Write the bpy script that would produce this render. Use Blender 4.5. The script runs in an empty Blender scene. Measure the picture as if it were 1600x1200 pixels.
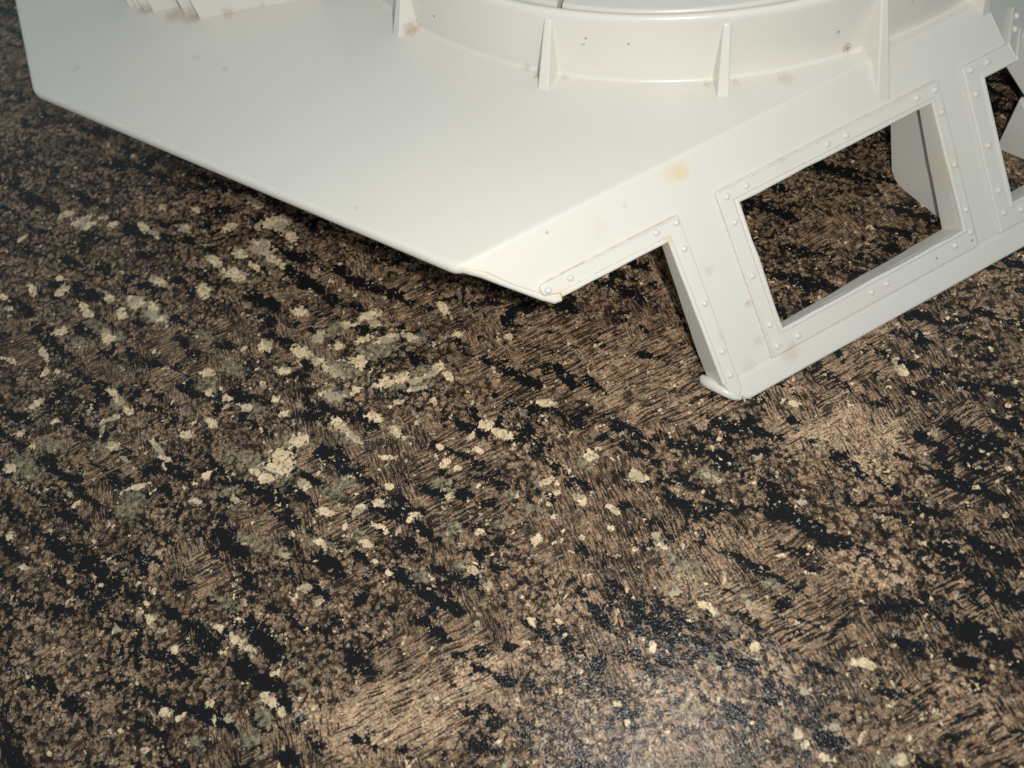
import bpy, bmesh, math
import numpy as np
from mathutils import Vector, Matrix

# ------------------------------------------------------------------ camera, world, flash, exposure
scn = bpy.context.scene
COL = scn.collection
R = math.radians
MM = 0.001

CAM_POS = Vector((0.0, 0.0, 0.200))
RIGHT = Vector((0.97058, -0.21062, -0.11664))      # camera right in the world
DOWN = Vector((-0.24076, -0.84908, -0.47021))      # camera down
FWD = RIGHT.cross(DOWN).normalized()
if FWD.z > 0:
    FWD = -FWD
cam_data = bpy.data.cameras.new('camera')
cam = bpy.data.objects.new('camera', cam_data)
COL.objects.link(cam)
cam_data.sensor_width = 36.0
cam_data.lens = 27.0
cam_data.clip_start = 0.01
cam_data.clip_end = 20.0
m = Matrix.Identity(4)
for i in range(3):
    m[i][0] = RIGHT[i]
    m[i][1] = -DOWN[i]
    m[i][2] = -FWD[i]
    m[i][3] = CAM_POS[i]
cam.matrix_world = m
cam_data.dof.use_dof = True
cam_data.dof.focus_distance = 0.222
cam_data.dof.aperture_fstop = 13.0
scn.camera = cam

world = bpy.data.worlds.new('World')
scn.world = world
world.use_nodes = True
wbg = world.node_tree.nodes['Background']
wbg.inputs['Color'].default_value = (0.86, 1.0, 1.05, 1.0)      # dim, slightly cool room light
wbg.inputs['Strength'].default_value = 0.35

ld = bpy.data.lights.new('phone_flash', 'AREA')                  # the phone's flash, beside the lens
ld.shape = 'DISK'
ld.size = 0.0055
ld.energy = 0.36
ld.color = (1.0, 0.965, 0.92)
flash = bpy.data.objects.new('phone_flash', ld)
COL.objects.link(flash)
aim = (FWD - RIGHT * 0.14 - DOWN * 0.20).normalized()            # it looks a little up and left of the lens
fm = aim.to_track_quat('-Z', 'Y').to_matrix().to_4x4()
fp = CAM_POS + RIGHT * 0.020 - DOWN * 0.010
for i in range(3):
    fm[i][3] = fp[i]
flash.matrix_world = fm

scn.view_settings.view_transform = 'Standard'
scn.view_settings.look = 'None'
scn.view_settings.exposure = 0.0
scn.view_settings.gamma = 1.0

# ------------------------------------------------------------------ node helpers
class NT:
    def __init__(self, name):
        self.mat = bpy.data.materials.new(name)
        self.mat.use_nodes = True
        self.t = self.mat.node_tree
        self.b = self.t.nodes['Principled BSDF']
        self.co = self.t.nodes.new('ShaderNodeTexCoord').outputs['Object']
        self.P = self.vmath('SCALE', self.co, scale=1000.0)

    def link(self, src, dst):
        if isinstance(src, bpy.types.NodeSocket):
            self.t.links.new(src, dst)
        else:
            dst.default_value = src

    def math(self, op, a, b=0.0, c=None, clamp=False):
        n = self.t.nodes.new('ShaderNodeMath')
        n.operation = op
        n.use_clamp = clamp
        self.link(a, n.inputs[0])
        self.link(b, n.inputs[1])
        if c is not None:
            self.link(c, n.inputs[2])
        return n.outputs[0]

    def vmath(self, op, a, b=None, scale=None):
        n = self.t.nodes.new('ShaderNodeVectorMath')
        n.operation = op
        self.link(a, n.inputs[0])
        if b is not None:
            self.link(b, n.inputs[1])
        if scale is not None:
            self.link(scale, n.inputs['Scale'])
        return n.outputs['Value'] if op in ('LENGTH', 'DISTANCE', 'DOT_PRODUCT') else n.outputs['Vector']

    def noise(self, vec, scale, detail=3.0, rough=0.55, dims='2D', out='Fac', lac=2.0):
        n = self.t.nodes.new('ShaderNodeTexNoise')
        n.noise_dimensions = dims
        self.link(vec, n.inputs['Vector'])
        n.inputs['Scale'].default_value = scale
        n.inputs['Detail'].default_value = detail
        n.inputs['Roughness'].default_value = rough
        n.inputs['Lacunarity'].default_value = lac
        return n.outputs[out]

    def voronoi(self, vec, scale, feature='F1', rand=1.0):
        n = self.t.nodes.new('ShaderNodeTexVoronoi')
        n.voronoi_dimensions = '2D'
        n.feature = feature
        self.link(vec, n.inputs['Vector'])
        n.inputs['Scale'].default_value = scale
        n.inputs['Randomness'].default_value = rand
        return n

    def step(self, v, lo, hi, o0=0.0, o1=1.0):
        n = self.t.nodes.new('ShaderNodeMapRange')
        n.interpolation_type = 'SMOOTHSTEP'
        self.link(v, n.inputs['Value'])
        self.link(lo, n.inputs['From Min'])
        self.link(hi, n.inputs['From Max'])
        self.link(o0, n.inputs['To Min'])
        self.link(o1, n.inputs['To Max'])
        return n.outputs['Result']

    def mix(self, f, a, b, mode='MIX'):
        n = self.t.nodes.new('ShaderNodeMix')
        n.data_type = 'RGBA'
        n.blend_type = mode
        self.link(f, n.inputs[0])
        self.link(a if isinstance(a, bpy.types.NodeSocket) else (*a, 1.0), n.inputs[6])
        self.link(b if isinstance(b, bpy.types.NodeSocket) else (*b, 1.0), n.inputs[7])
        return n.outputs[2]

    def fmix(self, f, a, b):
        n = self.t.nodes.new('ShaderNodeMix')
        n.data_type = 'FLOAT'
        self.link(f, n.inputs[0])
        self.link(a, n.inputs[2])
        self.link(b, n.inputs[3])
        return n.outputs[0]

    def mapping(self, vec, rot=0.0, scale=(1, 1, 1), loc=(0, 0, 0)):
        n = self.t.nodes.new('ShaderNodeMapping')
        n.vector_type = 'POINT'
        self.link(vec, n.inputs['Vector'])
        n.inputs['Rotation'].default_value = (0, 0, rot)
        n.inputs['Scale'].default_value = scale
        n.inputs['Location'].default_value = loc
        return n.outputs['Vector']

    def attr(self, name):
        n = self.t.nodes.new('ShaderNodeAttribute')
        n.attribute_name = name
        s = self.t.nodes.new('ShaderNodeSeparateColor')
        self.t.links.new(n.outputs['Color'], s.inputs['Color'])
        return s.outputs[0], s.outputs[1], s.outputs[2]

    def bump(self, h, dist, strength=1.0, normal=None):
        n = self.t.nodes.new('ShaderNodeBump')
        self.link(h, n.inputs['Height'])
        n.inputs['Distance'].default_value = dist
        n.inputs['Strength'].default_value = strength
        if normal is not None:
            self.link(normal, n.inputs['Normal'])
        return n.outputs['Normal']


# ------------------------------------------------------------------ countertop: granite-patterned laminate
def counter_material():
    k = NT('granite_laminate')
    P = k.P
    def half(v, s):                                            # (v - 0.5) * s
        return k.math('MULTIPLY', k.math('SUBTRACT', v, 0.5), s)
    def add(*a):
        r = a[0]
        for b in a[1:]:
            r = k.math('ADD', r, b)
        return r
    w1 = k.vmath('SUBTRACT', k.noise(P, 0.16, 3, 0.55, out='Color'), (0.5, 0.5, 0.5))
    w2 = k.vmath('SUBTRACT', k.noise(P, 0.9, 3, 0.6, out='Color'), (0.5, 0.5, 0.5))
    w0 = k.vmath('SUBTRACT', k.noise(P, 0.06, 2, 0.5, out='Color'), (0.5, 0.5, 0.5))
    Pw = k.vmath('ADD', P, k.vmath('SCALE', w0, scale=3.0))
    Ps = k.vmath('ADD', P, k.vmath('SCALE', w1, scale=2.6))    # gently wandering
    P1 = k.vmath('ADD', Ps, k.vmath('SCALE', w2, scale=2.2))   # ragged
    cream_f, grey_f, black_f = k.attr('flecks')
    tan_f, sparse_f, orient_f = k.attr('grain')
    gran_f = k.attr('granular')[0]
    n_mid = k.noise(P, 0.30, 5, 0.62)
    n_rag = k.noise(P, 0.80, 5, 0.66)
    n_fine = k.noise(P, 2.2, 3, 0.62)

    # two sets of fine lamellae, nearly square to each other
    def hatch(angle, pitch, along, seed):
        q = k.mapping(k.mapping(Pw, rot=-angle, loc=(seed, seed * 1.7, 0)), scale=(along, 1.0 / pitch, 1.0))
        return k.noise(q, 1.0, 2.0, 0.6)
    hA = hatch(R(14), 0.62, 0.17, 3.0)
    hB = hatch(R(-83), 0.48, 0.28, 41.0)
    sel = k.step(add(k.math('MULTIPLY', orient_f, 0.45), half(k.noise(P, 0.045, 3, 0.55), 1.6), -0.03), -0.02, 0.02)
    h = k.fmix(sel, hB, hA)

    # rounded mineral grains
    vor = k.voronoi(P1, 0.24)
    cell = k.t.nodes.new('ShaderNodeSeparateColor')
    k.t.links.new(vor.outputs['Color'], cell.inputs['Color'])
    cr, cr2 = cell.outputs[0], cell.outputs[1]
    lobe = vor.outputs['Distance']
    vor2 = k.voronoi(P1, 0.62)
    cell2 = k.t.nodes.new('ShaderNodeSeparateColor')
    k.t.links.new(vor2.outputs['Color'], cell2.inputs['Color'])
    lobe2 = vor2.outputs['Distance']

    # where the grain is granular rather than hatched
    gran = k.step(add(k.noise(P, 0.028, 2, 0.5), k.math('MULTIPLY', orient_f, -0.12), k.math('MULTIPLY', half(cr2, 1.0), 0.10), k.math('MULTIPLY', gran_f, 0.20)), 0.455, 0.535)
    hh = k.fmix(k.math('MULTIPLY', gran, 0.85), h, add(k.noise(P1, 1.15, 4, 0.7), half(lobe2, -0.22)))
    hh = add(hh, half(n_fine, 0.46))
    thr = add(0.470, k.math('MULTIPLY', tan_f, -0.060), k.math('MULTIPLY', sparse_f, 0.060), half(n_mid, -0.30), half(cr, -0.10))
    streak = k.step(hh, k.math('SUBTRACT', thr, 0.045), k.math('ADD', thr, 0.025))
    fine_line = k.step(hh, k.math('ADD', thr, 0.020), k.math('ADD', thr, 0.105))

    tone = add(k.math('MULTIPLY', cr, 0.45), k.math('MULTIPLY', cell2.outputs[0], 0.45), half(k.noise(P, 0.09, 4, 0.6), 1.4), 0.02)
    blackish = k.mix(n_fine, (0.003, 0.003, 0.0035), (0.016, 0.0165, 0.018))
    lo = k.mix(k.step(tone, 0.1, 0.9), (0.020, 0.015, 0.012), (0.084, 0.059, 0.041))
    lo = k.mix(k.math('MULTIPLY', sparse_f, 0.9, clamp=True), lo, blackish)
    brown_hi = k.mix(k.step(tone, 0.0, 1.0), (0.150, 0.101, 0.064), (0.325, 0.218, 0.136))  # paler brown of the printed lamellae and grains
    tan = k.mix(k.step(add(n_fine, half(tone, 0.4)), 0.3, 0.8), (0.315, 0.214, 0.138), (0.600, 0.420, 0.275))
    brown_hi = k.mix(k.math('MULTIPLY', tan_f, 0.8, clamp=True), brown_hi, tan)
    mottle = k.step(k.noise(k.mapping(P, loc=(17, 3, 0)), 1.35, 4, 0.7), 0.28, 0.72, 0.48, 1.50)
    brown_hi = k.mix(1.0, brown_hi, k.vmath('SCALE', (1.0, 1.0, 1.0), scale=mottle), 'MULTIPLY')
    mid = k.mix(k.math('MULTIPLY', tan_f, 0.35, clamp=True), k.mix(0.44, brown_hi, (0.018, 0.012, 0.008)), brown_hi)
    mid = k.mix(k.math('MULTIPLY', sparse_f, 0.6, clamp=True), mid, brown_hi)
    col = k.mix(streak, lo, mid)
    col = k.mix(fine_line, col, k.mix(1.0, brown_hi, (1.32, 1.29, 1.25), 'MULTIPLY'))
    rim = k.math('MULTIPLY', k.step(add(lobe2, half(n_rag, 0.3)), 0.36, 0.60), k.fmix(gran, 0.15, 0.80))
    col = k.mix(rim, col, (0.014, 0.011, 0.009))

    # long black channels with lobed edges
    rot42 = k.mapping(Ps, rot=R(42))
    q = k.mapping(rot42, scale=(0.038, 0.145, 1.0))
    n_ch = k.noise(q, 1.0, 4, 0.60)
    # the print repeats its dark veins in loose parallel rows
    sx = k.t.nodes.new('ShaderNodeSeparateXYZ')
    k.t.links.new(rot42, sx.inputs[0])
    row = k.math('SINE', k.math('MULTIPLY', add(sx.outputs[1], half(k.noise(P, 0.05, 2, 0.5), 9.0)), 2 * math.pi / 7.6))
    row = k.math('MULTIPLY', row, k.step(k.noise(k.mapping(P, loc=(9, 90, 0)), 0.022, 2, 0.5), 0.36, 0.60))
    kv = add(k.math('MULTIPLY', k.math('MAXIMUM', black_f, -0.30), 0.36), half(n_ch, 1.12), half(n_rag, 0.40), k.math('MULTIPLY', row, 0.115), half(hh, -0.30),
             k.math('MULTIPLY', lobe, 0.30), k.math('MULTIPLY', lobe2, 0.16),
             k.math('MULTIPLY', sparse_f, 0.03), k.math('MULTIPLY', tan_f, -0.12), k.math('MULTIPLY', gran_f, 0.030), -0.152)
    black = k.step(kv, -0.02, 0.05)
    col = k.mix(black, col, blackish)

    # grey-green halos and cream flecks
    gv = add(k.math('MULTIPLY', grey_f, 0.55), half(n_rag, 1.9), half(n_mid, 0.9), half(lobe2, -0.4), 0.06)
    gv2 = add(k.noise(k.mapping(P, loc=(31, 7, 0)), 0.22, 5, 0.62), half(n_rag, 0.6), -0.70)
    gm = k.math('MAXIMUM', k.step(gv, 0.0, 0.12), k.step(gv2, 0.0, 0.05))
    grey = k.mix(k.step(k.noise(P, 0.7, 4, 0.66), 0.3, 0.72), (0.060, 0.054, 0.040), (0.500, 0.425, 0.265))
    col = k.mix(k.math('MULTIPLY', gm, 0.68), col, grey)
    cv = add(k.math('MULTIPLY', cream_f, 0.85), half(n_rag, 1.5), half(n_mid, 1.3), half(n_fine, 0.35), half(lobe2, -0.5), 0.03)
    cv2 = add(k.noise(k.mapping(P, loc=(5, 71, 0)), 0.30, 5, 0.62), half(n_rag, 0.55), half(row, -0.03), -0.695)
    cm = k.math('MAXIMUM', k.step(cv, 0.02, 0.09), k.step(cv2, 0.0, 0.025))
    cream = k.mix(k.step(k.noise(P, 0.42, 4, 0.6), 0.3, 0.7), (0.700, 0.535, 0.325), (1.0, 0.78, 0.50))
    cream = k.mix(k.step(cell.outputs[2], 0.72, 0.80), cream, (0.50, 0.42, 0.28))
    hole = k.step(k.noise(P, 0.95, 4, 0.66), 0.53, 0.64)
    cream = k.mix(k.math('MULTIPLY', hole, 0.75), cream, (0.17, 0.12, 0.07))
    col = k.mix(cm, col, cream)
    # pin-head pale specks, clustered
    sv = k.voronoi(P1, 0.9)
    sc = k.t.nodes.new('ShaderNodeSeparateColor')
    k.t.links.new(sv.outputs['Color'], sc.inputs['Color'])
    rad = k.math('MULTIPLY', sc.outputs[0], 0.30)
    pin_speck = k.math('MULTIPLY', k.step(k.math('SUBTRACT', rad, sv.outputs['Distance']), 0.0, 0.06),
                   k.step(add(sc.outputs[1], half(n_mid, 1.2)), 0.86, 0.90))
    col = k.mix(k.math('MULTIPLY', pin_speck, 0.75), col, (0.50, 0.47, 0.41))
    k.link(col, k.b.inputs['Base Color'])

    k.b.inputs['IOR'].default_value = 1.5
    k.b.inputs['Specular IOR Level'].default_value = 0.21
    k.link(add(k.math('MULTIPLY', n_fine, 0.12), 0.12), k.b.inputs['Roughness'])
    hgt = add(k.math('MULTIPLY', k.noise(P, 1.5, 2, 0.55), 0.75), k.math('MULTIPLY', n_mid, 0.8), k.math('MULTIPLY', k.noise(q, 1.6, 3, 0.6), 2.2), k.math('MULTIPLY', h, 0.55))
    k.link(k.bump(hgt, 0.000140, 1.0), k.b.inputs['Normal'])
    return k.mat


CREAM = """-145.2,225.6,3.2,0.5,0.5,-1.7;-138.8,220.7,3.5,1,0.7,-1.9;-136.2,217.6,3.1,0.5,0.5,-1.6;-130.3,219.5,1.5,-0.5,0,-1;-126.9,215,2.1,0.1,0.4,-1.6;
-115.1,209.9,1.9,-2.6,-0.9,-1.1;-110.7,205.2,1.8,-2.5,-0.7,-0.9;-100.6,204.7,2.4,-1.9,-0.6,-2.1;-108,217,1.4,-0.5,0,-1.6;
-95.8,212.4,1.6,-1.3,-0.3,-1.1;-83.8,200.2,2.6,0.4,0.4,-1.8;-74.7,209.2,3.9,-4.4,-0.8,-1.4;-68.3,197.3,5.6,0.1,0.3,-2.4;-65,194.7,1.8,3.1,1.5,-1.7;
-62.4,188.9,2.6,-1.4,-0.4,-1.9;-71.9,188.1,3.1,-2.5,-0.7,-2;-72.9,185.5,4.3,-2.4,-0.3,-1.6;-80.4,187,3.3,-2.6,-0.7,-1.9;-89.5,186.1,2.9,-2.3,-0.6,-1.7;
-68.3,179.5,2.9,-3.2,-0.8,-1.2;-82.9,178.7,4.3,-2.3,-0.4,-2.3;-75.5,179.2,2.2,-2.4,-0.6,-1;-93.6,174.2,1.3,-3.2,-1.7,-0.7;
-109.3,183.1,3.8,-2.9,-0.4,-1.4;-117.7,176.9,3.3,-1.7,-0.3,-2.3;-111.3,172.3,1.8,-0.5,0,-2.7;-126.8,181.3,2.3,-1.2,-0.2,-1.6;-144,190.1,2.3,1,0.9,-2;
-145.3,195.6,1.9,-0.6,0.1,-1.2;-155.1,193.8,1.4,-2.9,-1.2,-0.5;-165.4,193.3,1.7,-0.5,0.1,-1.2;-162.7,187.7,1.7,-0.8,-0,-1.1;
-135.8,180.7,1.8,-0.6,0.1,-1.4;-122.1,174.9,1.6,-0.5,0,-1.4;-61.6,156,2.5,-0.8,-0.2,-2;-161.2,219.4,1.9,1.2,0.5,-0.9;-110.9,169.4,1.7,-3,-1.3,-1;
-108.6,167.4,2.2,-0.2,0.2,-1.1;-122,172.8,1.6,-1.5,-0.7,-1.4;-134,177.2,2.3,-2.2,-0.6,-1.2;-127.2,165.6,1.3,-0.7,-0.4,-3.4;
-125.6,163.9,1.8,-0.5,0.1,-1.6;-143.1,172.1,2.6,0.1,0.4,-1.4;-148.4,164.8,1,0.3,1.7,-4;-160.1,165.4,3.6,-2.1,-0.1,-0.9;-73.6,145.8,2.3,-1.7,-0.7,-1.7;
-61.4,140.1,2.5,-2.5,-0.9,-1.4;-80.5,146.9,1,-0.3,-0.1,-1.2;-93.1,141.4,2.1,-0.2,0.2,-1.5;-92.4,133.7,1.4,-0.4,-0,-1.2;-86.7,130.2,1.8,-0.5,-0,-1.1;
-88.7,134.2,0.6,-0.2,-0,-1.4;-68.4,134.9,2,-0.2,0.1,-1.4;-71.7,125.5,1.2,-0.3,-0.1,-0.9;-80.8,124.9,1.8,-0.5,-0.1,-1.3;-69.6,120,1.6,-0.4,-0.1,-1.1;
-75.4,132.1,1,-0.3,-0.1,-0.9;-92,123,2.1,-1.7,-0.6,-1.2;-99.7,121.1,2.3,-1.3,-0.3,-1.2;-124.1,143.1,1.5,-1.8,-0.8,-0.9;-121.8,139.4,1.5,-1.8,-0.8,-0.9;
-118.5,134.5,1.8,-1.2,-0.3,-1;-124.3,133.1,3.5,0.5,0.3,-0.9;-131.1,138.4,1.5,-0.4,0.1,-0.9;-142.5,137.2,1.5,-0.4,0.1,-0.9;-149.5,145.4,2.8,1.1,0.5,-1;
-153.3,136,2.5,-0.2,0.2,-1;-146.9,157.1,1.2,0.9,0.8,-1.2;-143.3,156.1,0.9,-0.3,0.1,-1;-126.6,129.8,0.8,-0.4,-0.2,-2.1;-123.2,123.4,1.9,0.2,0.5,-1.6;
-108.9,118.8,0.8,0.4,2.3,-4.2;-106.4,114.5,2,-1.5,-0.3,-0.7;-119,117.9,1.6,-1.8,-0.5,-0.5;-149.1,130.4,1.3,-0.3,0.1,-0.9;
-155.6,124.4,1.9,-0.5,0.2,-1.6;-135.8,110.7,0.8,-0.2,0.1,-1.1;-133.6,106.8,1.5,0.8,0.4,-0.6;-114.2,107.5,3.8,0.1,0.2,-0.9;-97.3,98.6,2.2,-1,-0.1,-0.8;
-93.3,105.9,1.6,0.2,0.4,-1.3;-85.4,95.5,1.3,-1.1,-0.5,-0.7;-71,106,3.4,-0.9,-0.2,-2.5;-65.8,109.7,3,0.4,0.5,-2.1;-73.1,102.8,3.5,-2.3,-0.8,-1.7;
-76.2,100.1,2.3,-0.6,-0.1,-1.6;-65.1,95.3,1.9,-0.5,-0.1,-1.6;-68.9,102.7,1.7,-0.5,-0.2,-2.4;-78.9,102.7,2.2,-2,-0.5,-0.8;
-63.4,140.9,2.3,-2.4,-0.9,-1.4;-56,143.9,2,-0.6,-0.2,-2.4;-46.1,146.3,2,-0.6,-0.2,-1.5;-39.2,147.8,4,0.5,0.3,-1.8;-37.9,144.3,1.8,-1.4,-0.6,-1.2;
-57,135.2,2.3,-1.2,-0.3,-1.3;-53,130.5,3.2,-3.3,-0.8,-1.2;-44.7,131.6,2.5,-1.8,-0.9,-2;-50,139.2,1.8,-0.5,-0.1,-1.2;-34.7,137.2,3.6,0.1,0.1,-1.5;
-41.7,139.2,2.8,0.1,0.1,-1.2;-27.6,136.3,2.5,-2.3,-0.7,-1.1;-36.8,121.9,3.5,0.4,0.3,-1.8;-31.7,122,2,1.2,0.6,-1.2;-21.7,122,2.4,1.4,0.8,-1.6;
-27,120.2,3.8,0.5,0.2,-1.1;-18.2,118.7,1.2,-1.8,-0.9,-0.8;-27.5,117,3.1,-0.2,-0,-0.9;-53.9,121.7,3.4,-1.7,-0.4,-1.7;-46.6,121.7,1.7,1,0.5,-1;
-24,111.9,1.3,-0.4,-0.2,-1.3;-34.6,114.3,1.9,-0.5,-0.1,-0.9;-42.3,111.3,2.7,-1.3,-0.4,-1.4;-52.9,111.8,2,-3.2,-1.2,-0.9;-48.7,105.7,1.8,-2.4,-0.8,-0.8;
-36.2,104.4,1.7,-2.4,-0.9,-0.7;-30.2,105.8,0.9,-0.3,-0.1,-0.6;-10.1,99.6,2.5,-1.5,-0.7,-1.4;-6.1,95.6,2.5,-2.2,-0.9,-1.3;-15.3,97.2,1.6,1.1,0.4,-0.7;
-14.3,92.6,2,-1,-0.3,-0.9;-23.7,91,1.7,1.4,0.8,-1.1;-20.7,88.6,1.1,-0.3,-0.2,-1;-24.6,96.4,1.1,-0.3,-0.2,-1;-34.8,94.8,0.9,-0.2,-0.1,-0.6;
-40.1,97.1,2.6,-0.7,-0.1,-0.8;-40.6,88.1,1.4,-0.4,-0.1,-0.8;-44.7,83.9,1.9,-1.3,-0.5,-1;-50.3,83.2,2.9,1.3,0.5,-1.1;-59.4,85.2,2.5,-1.4,-0.4,-1;
-34.9,77.9,2.1,-0.5,-0.2,-1.1;-15.2,143.1,1.1,0.5,1.3,-3.7;-12.7,132.7,1.9,-0.6,-0.2,-0.9;2.6,127.4,1.3,-0.4,-0.2,-1.1;8.6,101.7,2.7,-1.4,-0.4,-1;
3,78.2,2.1,0,0,-1.1;4.7,74.2,1,-0.3,-0.2,-0.7;-15.9,81.6,0.7,-0.2,-0.2,-0.9;1.8,71.8,0.7,-0.2,-0.2,-0.7;-24,80.8,1.8,0.2,0.1,-0.8;
16.6,82.6,1.7,0.5,0.4,-1.7;26.4,73.9,1.4,-1,-1,-1.4;28.2,72.3,1.8,-1.1,-0.6,-1;45.3,68.9,1,-1.1,-0.5,-0.5;47.5,67.1,1,-1.1,-0.5,-0.5;
10.7,70.8,1.8,-1.9,-0.9,-0.9;18.2,66,1.4,-1.5,-0.6,-0.6;2.8,67.9,1.3,-0.3,-0.2,-0.9;51.9,77.9,0.7,-0.2,-0.3,-0.9;75.6,82.8,1.7,-0.9,-0.4,-0.7;
43.1,64.7,0.6,-0.2,-0.2,-0.7;66.7,55.2,1.1,-0.8,-0.6,-0.7;107.1,85.1,1.5,-1.3,-1,-1.1;106.8,88,1,-0.3,-0.5,-1.1;128.5,67.6,0.9,-0.3,-0.3,-0.5;
127.4,64.3,0.9,-0.3,-0.3,-0.5;119.8,50.9,0.9,-0.2,-0.3,-0.5;-153.3,102,1.2,-0.3,0.1,-1.2;-147.6,90.9,1.2,-0.3,0.1,-1;-125,80.3,1.3,-0.3,0,-0.7;
-111.5,71.8,0.9,-0.2,0,-0.7;-110.5,67.1,1.1,0.2,1.1,-2.5;-107.4,63.5,1.6,-0.6,-0.1,-0.6;-119.9,66.5,1,-0.7,-0.7,-1;-101.6,71.3,0.9,-0.2,-0,-0.5;
-84,65.2,1.4,-0.3,-0,-0.9;-86.3,61.5,1.2,-0.3,-0,-0.5;-91.6,60.5,1.6,-1.3,-0.5,-0.6;-86.5,56,2.2,-2,-0.7,-0.8;-83.5,53.1,1.3,-1.4,-0.7,-0.6;
-76.8,45.2,1.4,0.6,0.4,-0.8;-67.2,65.3,1.6,-0.4,-0.1,-1.4;-63.5,60.6,1.2,-0.3,-0.1,-1;-72.1,75.6,1.6,-1,-0.4,-0.8;-103.3,57.3,0.9,-0.2,0,-1;
-106.1,42.4,1.5,-0.3,0,-1.2;-102.5,40.2,1,-0.2,0,-0.8;-94.1,41.8,0.9,-0.7,-0.6,-0.8;-89.4,37.2,1.3,-1,-0.5,-0.7;-116.5,44.8,0.7,-0.2,0,-0.5;
-111.2,34.5,1.2,0.1,0.3,-0.8;-135.8,39.2,1.2,-0.3,0.1,-0.6;-78,38.3,1.7,-1.8,-0.8,-0.6;-75.7,35.5,1,-0.2,-0.1,-1;-79.6,40.7,1.2,-0.3,-0,-0.8;
-36.5,76.9,1.1,-0.3,-0.1,-0.7;-45.5,77.4,2,-1.1,-0.3,-0.8;-43.5,75.3,1.1,-0.3,-0.1,-1.1;-54.8,79.2,0.5,-0.6,-0.9,-1;-49.7,73.2,1.8,-0.4,-0.1,-1.1;
-62,76.7,1.3,-1.2,-0.6,-0.8;-48,67.9,1,-0.3,-0.1,-0.7;-44.1,63.7,1.2,-0.3,-0.1,-0.7;-66.1,65.1,0.9,-0.2,-0.1,-1;-18.1,68.7,1.3,0.4,0.3,-0.9;
-3.7,62.8,1.3,-0.9,-0.8,-1.2;-22.2,59.1,1.6,-1.1,-0.5,-0.9;-18.7,53.9,1,-0.7,-0.6,-1;-23.5,45.2,1,-0.2,-0.2,-0.8;-9.8,42.5,0.8,-1,-0.6,-0.5;
-2.6,44.2,0.8,-0.5,-0.4,-0.5;12,39.4,0.6,-0.2,-0.3,-0.9;16.4,60.9,1,-0.3,-0.2,-0.8;8.3,60.3,0.8,-0.2,-0.2,-0.8;21,54.1,1,-0.2,-0.2,-0.7;
-12.8,15.5,0.9,-0.2,-0.2,-0.9;-23.5,16.8,1.2,-0.3,-0.1,-0.5;6.1,18.7,1,-0.2,-0.2,-0.8;7.1,14.2,0.7,-0.2,-0.2,-0.7;-2.4,37,0.8,-0.2,-0.2,-0.6;
19.1,64.8,0.8,-0.2,-0.2,-0.9;27.3,56.4,1.3,-0.3,-0.3,-1;28,53.2,0.8,-1.2,-0.7,-0.5;27.7,40.6,1.4,-0.3,-0.4,-1.2;33.4,36.1,1.4,-1.2,-0.8,-0.8;
35,33.8,0.8,-1.2,-0.7,-0.4;44,33.7,0.6,-1,-1,-0.6;42,23.8,1.6,-0.4,-0.4,-1.1;18,29.2,0.8,-0.4,-0.6,-1.1;56.1,43.5,1.1,-0.3,-0.3,-0.8;
60.8,37.6,0.8,-0.2,-0.2,-0.6;66.5,55.1,1.1,-0.3,-0.3,-0.8;74.6,44.6,0.5,-0.1,-0.2,-0.5;83.5,44.5,0.5,-0.1,-0.1,-0.3;64.4,14.9,1.8,-0.8,-0.6,-0.9;
66.4,13.3,0.6,-0.9,-0.8,-0.5;49.1,11.7,0.9,-0.2,-0.3,-0.8;44.3,3.3,0.8,-0.7,-1.1,-0.9;45.2,1.1,1.1,-0.2,-0.4,-1;57.6,-0.4,0.5,-0.4,-1,-1.1;
53.1,3,1.2,-0.3,-0.3,-0.8;48.4,-2.7,0.8,-0.8,-0.7,-0.5;63.4,-6.4,1.9,-0.4,-0.4,-1;67.7,-3,0.8,-0.2,-0.3,-0.6;100.9,15.8,0.7,-0.2,-0.2,-0.4;
86.5,24.8,0.6,-0.1,-0.2,-0.4;84.4,11.1,0.4,-0.1,-0.1,-0.3;34.8,12.9,0.7,-0.2,-0.2,-0.5;16.5,19.3,0.7,-0.2,-0.2,-0.5"""
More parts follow.
